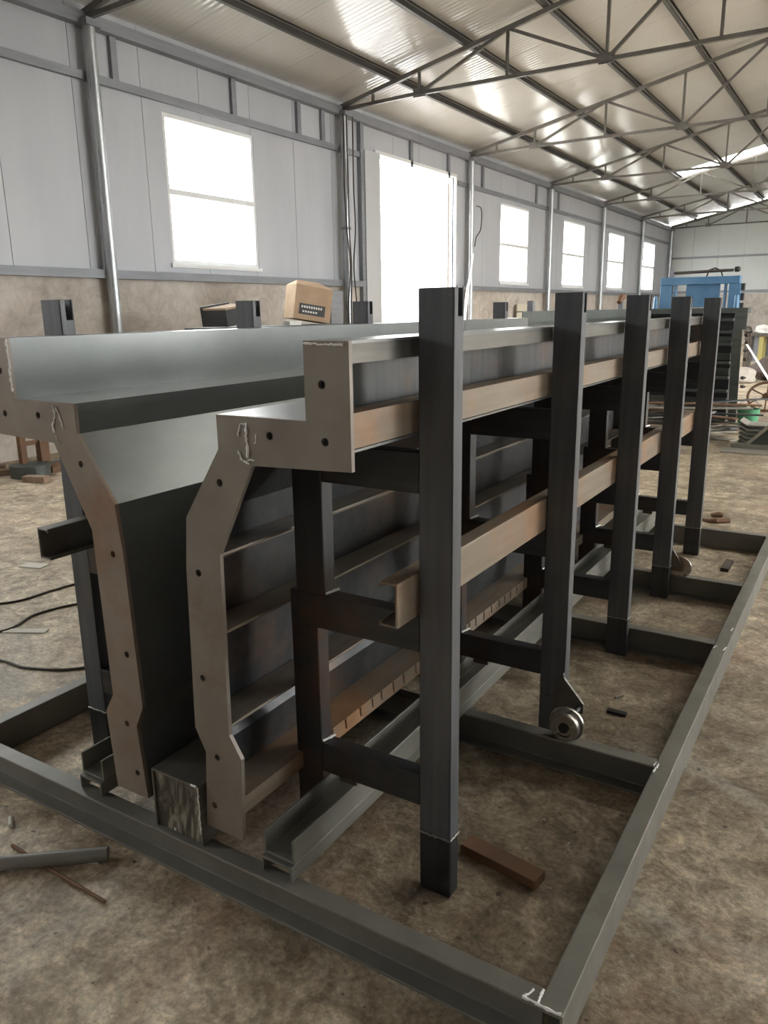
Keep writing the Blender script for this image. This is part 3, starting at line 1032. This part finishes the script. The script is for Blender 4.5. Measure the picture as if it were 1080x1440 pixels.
o = MB().tube([(-7.5, 4.9, .014), (-7.35, 5.8, .014)], .013, 8).build('steel_bar', M['greygreen'], None, smooth=True)
tag(o, 'grey steel bar on the floor along the left wall', 'bar')
rk = thing('steel_rack', 'low steel rack by the left wall under the cardboard carton', 'rack', (-6.65, 8.0, 0))
for x in (-6.95, -6.35):
    for y in (6.9, 9.3):
        MB().box(x - .025, x + .025, y - .025, y + .025, 0, 1.36).build('leg', M['greygreen'], rk)
for z in (.4, 1.36):
    MB().box(-7.0, -6.3, 6.85, 9.35, z, z + .03).build('shelf', M['greygreen'], rk)
ct = thing('cardboard_carton', 'brown cardboard carton standing askew with a black printed label, by the left wall', 'carton', (-6.6, 8.72, 1.392))
MB().box(-6.76, -6.44, 8.45, 8.99, 1.392, 1.832).build('carton_body', M['card'], ct)
MB().add([(-6.6 - .16, 8.72 - .27, 1.832), (-6.6 + .16, 8.72 - .27, 1.832), (-6.6 + .16, 8.72 + .27, 1.832), (-6.6 - .16, 8.72 + .27, 1.832), (-6.6, 8.72 - .20, 1.90), (-6.6, 8.72 + .12, 1.91)],
         [(0, 1, 4), (1, 2, 5, 4), (2, 3, 5), (3, 0, 4, 5)]).build('flap', M['card'], ct)
MB().box(-6.438, -6.436, 8.52, 8.90, 1.46, 1.60).build('label', M['ink'], ct)
for k in range(9):
    MB().box(-6.4355, -6.4345, 8.55 + k * .035, 8.572 + k * .035, 1.545, 1.575).build('print', M['white'], ct)
for k in range(6):
    MB().box(-6.4355, -6.4345, 8.57 + k * .038, 8.595 + k * .038, 1.488, 1.512).build('print', M['white'], ct)
ct.rotation_euler = (math.radians(-9), 0, math.radians(-28))
ct.location.z += .048
o = MB().box(-.05, .05, -.12, .12, 0, .05).build('paper_pad', M['white'])
o.location = (-6.45, 8.22, 1.392)
tag(o, 'white paper pad lying left of the cardboard carton', 'pad')
tb = thing('open_bin', 'dark grey open box left of the second far post, tilted', 'bin', (-6.6, 7.15, 1.392))
for q in (MB().box(-6.8, -6.4, 6.95, 7.45, 1.392, 1.40), MB().box(-6.41, -6.40, 6.95, 7.45, 1.40, 1.58), MB().box(-6.8, -6.79, 6.95, 7.45, 1.40, 1.62), MB().box(-6.79, -6.41, 6.95, 6.96, 1.40, 1.58), MB().box(-6.79, -6.41, 7.44, 7.45, 1.40, 1.58)):
    q.build('side', M['dark'], tb)
MB().box(-6.78, -6.42, 6.97, 7.43, 1.41, 1.6).build('contents', M['card'], tb)
tb.rotation_euler = (math.radians(7), 0, 0)
tb.location.z += .032
o = MB().box(XL + .001, XL + .2, 11.0, 11.36, 1.35, 1.9).build('switch_box', M['girt'], None, .01)
tag(o, 'grey switch box mounted on the wall beside the pipe column left of the doorway', 'switch box')
o = MB().box(XL + .10, XL + .13, 19.3, 19.95, 0, 1.68).build('leaning_board', M['cream'])
tag(o, 'cream board standing against the wall under the first far window', 'board')
def hang(parent, pts, r, mat):
    o = cable('cable', pts, '', r, mat)
    del o['label']
    del o['category']
    o.data.transform(Matrix.Translation(-worldloc(parent)))
    o.parent = parent


XC = XL + .235
for (dy, w) in ((-.18, .03), (-.09, .05), (.09, .04)):
    hang(LC[2], [(XC, TY[2] + dy, 4.66), (XC, TY[2] + dy, 4.3), (XC - .03, TY[2] + dy + w, 3.6), (XC, TY[2] + dy + .06 - w, 2.9), (XC, TY[2] + dy * .4, 2.3), (XC, TY[2] + dy + .02, 1.6), (XC, TY[2] + dy + .02, .9)], .012, 'cable')
MB().lathe((XL + .12, TY[2], 2.9), 'z', [(0, .085), (.02, .09), (.04, .085)], 18).build('cable_tie', M['girt'], LC[2])
hang(LC[3], [(XC, TY[3] - .5, 1.3), (XC, TY[3] - .42, 1.9), (XC, TY[3] - .24, 2.3), (XC, TY[3] - .08, 2.75)], .014, 'cablew')
hang(LC[3], [(XC, TY[3] - .45, 1.3), (XC, TY[3] - .33, 1.9), (XC, TY[3] - .2, 2.3), (XC, TY[3] - .08, 2.7)], .014, 'cablew')
hang(LC[3], [(XC, TY[3] + .05, 3.75), (XC, TY[3] + .3, 3.7), (XC, TY[3] + .28, 3.3), (XC, TY[3] + .05, 3.1), (XC, TY[3] - .02, 2.9)], .012, 'cable')

# ------------------------------------------------------------------ second mould farther back
lm = thing('side_form', 'long grey-green steel side form standing behind the left mould half', 'side form', (-3.0, 9.2, 0))
MB().ext(sw(chan(1.42, 1.53, -2.94, -3.02, .008)), 'y', 7.35, 13.7).build('top_channel', M['greygreen'], lm)
MB().box(-3.0, -2.985, 7.4, 13.7, .45, 1.42).build('face_sheet', M['greygreen'], lm)
MB().ext(sw(chan(.35, .45, -2.94, -3.02, .008)), 'y', 7.35, 13.7).build('bottom_channel', M['greygreen'], lm)
for y in (7.4, 9.3, 11.2, 13.1, 13.6):
    MB().box(-3.06, -2.95, y - .03, y + .03, 0, .35).build('leg', M['greygreen'], lm)
MB().box(-3.02, -2.96, 7.66, 7.72, 1.53, 1.63).build('pin', M['girt'], lm)
pn = MB().box(-3.03, -2.97, 11.0, 11.06, 1.53, 1.64).build('pin', M['girt'], lm)
MB().tube([(-3.0, 10.92, 1.62), (-3.0, 11.0, 1.68), (-2.98, 11.1, 1.70)], [.03, .05, .03], 8).build('wing_nut', M['rust'], pn, smooth=True)

sm = thing('ribbed_mould', 'dark ribbed steel mould behind the nearer one, seen end-on beside the last post', 'mould', (-1.85, 11.42, 0))
YS_ = 11.42
MB().box(-2.88, -1.62, YS_ + .1, YS_ + .72, .0, 1.46).build('body', M['dark'], sm)
MB().box(-2.9, -1.455, YS_, YS_ + .30, 1.46, 1.53).build('top_plate', M['greygreen'], sm)
MB().box(-1.60, -1.455, YS_ - .01, YS_ + .03, 1.25, 1.46).build('end_flange', M['greygreen'], sm)
MB().ext([(-1.62, 1.25), (-1.50, 1.25), (-1.47, .03), (-1.57, .03)], 'y', YS_ - .01, YS_ + .03).build('end_flange', M['greygreen'], sm)
for z in (1.36, 1.20, 1.04, .80, .60, .42, .20, .06):
    MB().box(-2.88, -1.62, YS_ - .02, YS_ + .10, z, z + .035).build('rib', M['greygreen'], sm)
for z in (1.12, .90, .70, .30):
    MB().box(-2.88, -1.625, YS_ + .05, YS_ + .1, z - .05, z + .04).build('rib_plate', M['greygreen'], sm)
for k, z in enumerate((1.18, 1.08, .98, .86, .62, .5, .1)):
    MB().lathe((-1.44, YS_ + .06 + .05 * (k % 2), z), 'x', [(-.03, .02), (.01, .024), (.015, .014), (.035, .012)], 10).build('clamp', M['scrap'], sm, smooth=True)

bg_ = thing('blue_gantry', 'blue painted steel gantry frame with a drive shaft on top, standing behind the ribbed mould', 'gantry', (-2.55, 14.0, 0))
yg = 14.0
for x in (-3.06, -2.0):
    o1 = MB().box(x - .09, x + .09, yg - .08, yg + .08, 0, 1.9).build('leg', M['blue'], bg_, .01)
MB().box(-3.15, -1.93, yg - .09, yg + .09, 1.90, 2.02).build('top_beam', M['blue'], bg_, .01)
MB().box(-2.75, -2.23, yg - .02, yg + .04, 1.54, 1.90).build('back_plate', M['blue'], bg_, .01)
MB().box(-2.93, -2.90, yg - .06, yg + .06, 1.2, 1.90).build('guide', M['blue'], bg_)
MB().box(-2.16, -2.13, yg - .06, yg + .06, 1.2, 1.90).build('guide', M['blue'], bg_)
for x in (-3.2, -1.95):
    MB().tube([(x, yg - .12, 1.45), (x, yg - .12, 1.72)], [.05, .03], 12).build('side_cylinder', M['blue'], bg_, smooth=True)
MB().tube([(-3.0, yg, 2.09), (-2.05, yg, 2.11)], .024, 12).build('drive_shaft', M['scrap'], bg_, smooth=True)
MB().box(-3.03, -2.96, yg - .04, yg + .04, 2.02, 2.15).build('bearing', M['girt'], bg_)
mt = MB().lathe((-2.0, yg, 2.12), 'x', [(-.04, .025), (-.03, .042), (.03, .042), (.045, .03), (.05, .02)], 16).build('gear_motor', M['dark'], bg_, smooth=True)
MB().tube([(-2.45, yg, 2.02), (-2.42, yg, 2.12), (-2.33, yg, 2.15), (-2.24, yg, 2.11), (-2.21, yg, 2.02)], .012, 8).build('hose', M['dark'], bg_, smooth=True)
for z in (1.55, 1.7, 1.85):
    MB().box(-1.91, -1.86, yg - .06, yg + .06, z - .06, z + .05).build('valve_block', M['dark'], bg_)

# stack of bent plates with a leaning beam
for k in range(6):
    z = k * .0465
    dx = .012 * (k % 2)
    o = MB().ext([(-1.20, .058), (-1.195, .046), (-1.12, .0), (.35, .0), (.35, .012), (-1.118, .012)], 'y', 9.62 + dx, 9.95 + dx).build('bent_plate', M['lightsteel'])
    o.location = (0, 0, z)
    tag(o, 'pale bent steel plate in the stack at the right edge, %s' % ['lowest', 'second from the floor', 'third from the floor', 'fourth from the floor', 'fifth from the floor', 'topmost'][k], 'plate', 'stacked bent plates')
lb_ = thing('leaning_beam', 'grey steel beam leaning on the plate stack, its foot flat on the floor', 'beam', (-1.1, 9.35, 0))
MB().box(-1.30, -.55, 9.10, 9.45, 0, .012).build('foot_plate', M['lightsteel'], lb_)
MB().box(-1.24, -.5, 9.42, 9.48, .013, .06).build('foot_bar', M['lightsteel'], lb_)
MB().add([(-1.10, 9.40, .06), (-1.10, 9.52, .06), (-.62, 9.52, .56), (-.62, 9.40, .56), (-1.06, 9.40, .055), (-1.06, 9.52, .055), (-.58, 9.52, .55), (-.58, 9.40, .55)],
         [(0, 1, 2, 3), (7, 6, 5, 4), (0, 3, 7, 4), (1, 5, 6, 2), (0, 4, 5, 1), (3, 2, 6, 7)]).build('flange', M['lightsteel'], lb_)
MB().add([(-1.05, 9.45, .06), (-.58, 9.45, .54), (-.3, 9.45, .3), (-.5, 9.45, .06), (-1.05, 9.462, .06), (-.58, 9.462, .54), (-.3, 9.462, .3), (-.5, 9.462, .06)],
         [(0, 1, 2, 3), (7, 6, 5, 4), (0, 4, 5, 1), (1, 5, 6, 2), (2, 6, 7, 3), (3, 7, 4, 0)]).build('web', M['greygreen'], lb_)

# scrap heap of loose bars
H0 = .0126
rr = random.Random(5)
lv = ['on the floor', 'low', 'in the middle', 'high', 'on top']
seen = set()
for k in range(34):
    L = rr.uniform(.6, 1.6)
    a = rr.choice([rr.uniform(-.35, .35), rr.uniform(.6, 1.1), rr.uniform(-.9, -.4)])
    x, y = rr.uniform(-2.4, -1.55), rr.uniform(9.6, 10.75)
    w = rr.choice([.04, .07, .10, .13])
    h = .0122
    d = Vector((math.cos(a), math.sin(a), 0)) * L / 2
    c = Vector((x, y, H0 * k + h / 2))
    mn, ad = rr.choice([('scrap', 'grey-brown'), ('lightsteel', 'pale'), ('dark', 'dark'), ('scrap', 'grey-brown'), ('rust', 'rusty')])
    pt = 'lying crosswise' if abs(a) < .4 else 'pointing back right' if a > 0 else 'pointing front right'
    o = MB().bar(c - d, c + d, w, h).build('scrap_bar', M[mn])
    tag(o, '%s %s %s bar %s, %s in scrap heap' % (ad, 'short' if L < .93 else 'long' if L > 1.27 else 'medium', 'wide' if w > .08 else 'narrow', pt, lv[min(4, k // 7)]), 'bar', 'loose bars of the scrap heap')

# far right corner
wbn = thing('workbench', 'work bench with a yellow leg by the end wall at the right edge', 'bench', (-1.6, 21.5, 0))
MB().box(-2.72, .4, 21.1, 21.9, .84, .90).build('bench_top', M['scrap'], wbn)
for x, mm in ((-2.65, 'scrap'), (-2.33, 'yellow'), (.3, 'scrap')):
    MB().box(x - .05, x + .05, 21.15, 21.25, 0, .84).build('leg', M[mm], wbn)
    MB().box(x - .05, x + .05, 21.75, 21.85, 0, .84).build('leg', M[mm], wbn)
MB().box(-2.6, .35, 21.8, 21.83, .2, .84).build('back_panel', M['girt'], wbn)


def lump(name, c, r, mat, label, cat, seed, flat=.6):
    rr = random.Random(seed)
    bm = bmesh.new()
    bmesh.ops.create_icosphere(bm, subdivisions=3, radius=1)
    for v in bm.verts:
        q = 1 + .16 * math.sin(3.1 * v.co.x + seed) * math.cos(2.7 * v.co.y + seed) + .10 * math.sin(6 * v.co.z + 2 * v.co.x + seed)
        v.co = Vector((v.co.x * r[0], v.co.y * r[1], max(v.co.z, -flat) * r[2] + flat * r[2])) * q if False else Vector((v.co.x * r[0] * q, v.co.y * r[1] * q, (max(v.co.z, -flat) + flat) * r[2]))
    me = bpy.data.meshes.new(name)
    bm.to_mesh(me)
    bm.free()
    o = finish(name, me, M[mat], None, 0, True)
    o.location = c
    return tag(o, label, cat)


lump('tarpaulin_heap', (-1.78, 19.0, 0), (.50, .5, .32), 'tarp', 'dark brown heap under a tarpaulin in front of the work bench', 'heap', 3)
lump('white_sack', (-2.36, 21.5, .90), (.18, .2, .13), 'white', 'white crumpled sack lying on the work bench', 'sack', 5)
lump('dark_motor', (-2.70, 21.5, .90), (.10, .15, .11), 'scrap', 'dark machine part lying on the left end of the work bench', 'machine part', 8)
lump('clay_heap', (-2.25, 18.0, 0), (.22, .35, .2), 'dado', 'pale rubble heap left of the tarpaulin heap', 'heap', 9)
o = MB().tube([(-2.45, 19.3, .78), (-1.27, 15.0, .024)], .022, 8).build('white_pole', M['white'], None, smooth=True)
tag(o, 'white pole leaning down towards the fan wheel at the right edge', 'pole')
fw = thing('fan_wheel', 'rusty round fan guard lying tilted by the plate stack', 'wheel', (-1.25, 12.9, 0))
ring = []
for k in range(25):
    th_ = 2 * math.pi * k / 24
    ring.append((-1.27 + .26 * math.cos(th_), 12.9 + .10 * math.sin(th_), .24 + .20 * math.sin(th_)))
MB().tube(ring, .02, 8).build('rim', M['rust'], fw, smooth=True)
for k in range(3):
    th_ = math.pi * (k + .5) / 3
    MB().tube([(-1.27 - .26 * math.cos(th_), 12.9 - .10 * math.sin(th_), .24 - .20 * math.sin(th_)), (-1.27 + .26 * math.cos(th_), 12.9 + .10 * math.sin(th_), .24 + .20 * math.sin(th_))], .012, 6).build('spoke', M['rust'], fw)
MB().lathe((-1.27, 12.9, .24), 'y', [(-.03, .06), (.03, .06)], 14).build('hub', M['rust'], fw, smooth=True)
gb = thing('green_bucket', 'green plastic bucket on the floor at the end of the ribbed mould', 'bucket', (-1.30, 11.2, 0))
MB().lathe((-1.30, 11.2, 0), 'z', [(0, .10), (.004, .11), (.24, .14), (.25, .145), (.25, .13), (.03, .10)], 22).build('bucket_body', M['green'], gb, smooth=True)
MB().tube([(-1.44, 11.2, .24), (-1.40, 11.2, .33), (-1.30, 11.2, .37), (-1.20, 11.2, .33), (-1.16, 11.2, .24)], .005, 6).build('handle', M['girt'], gb, smooth=True)
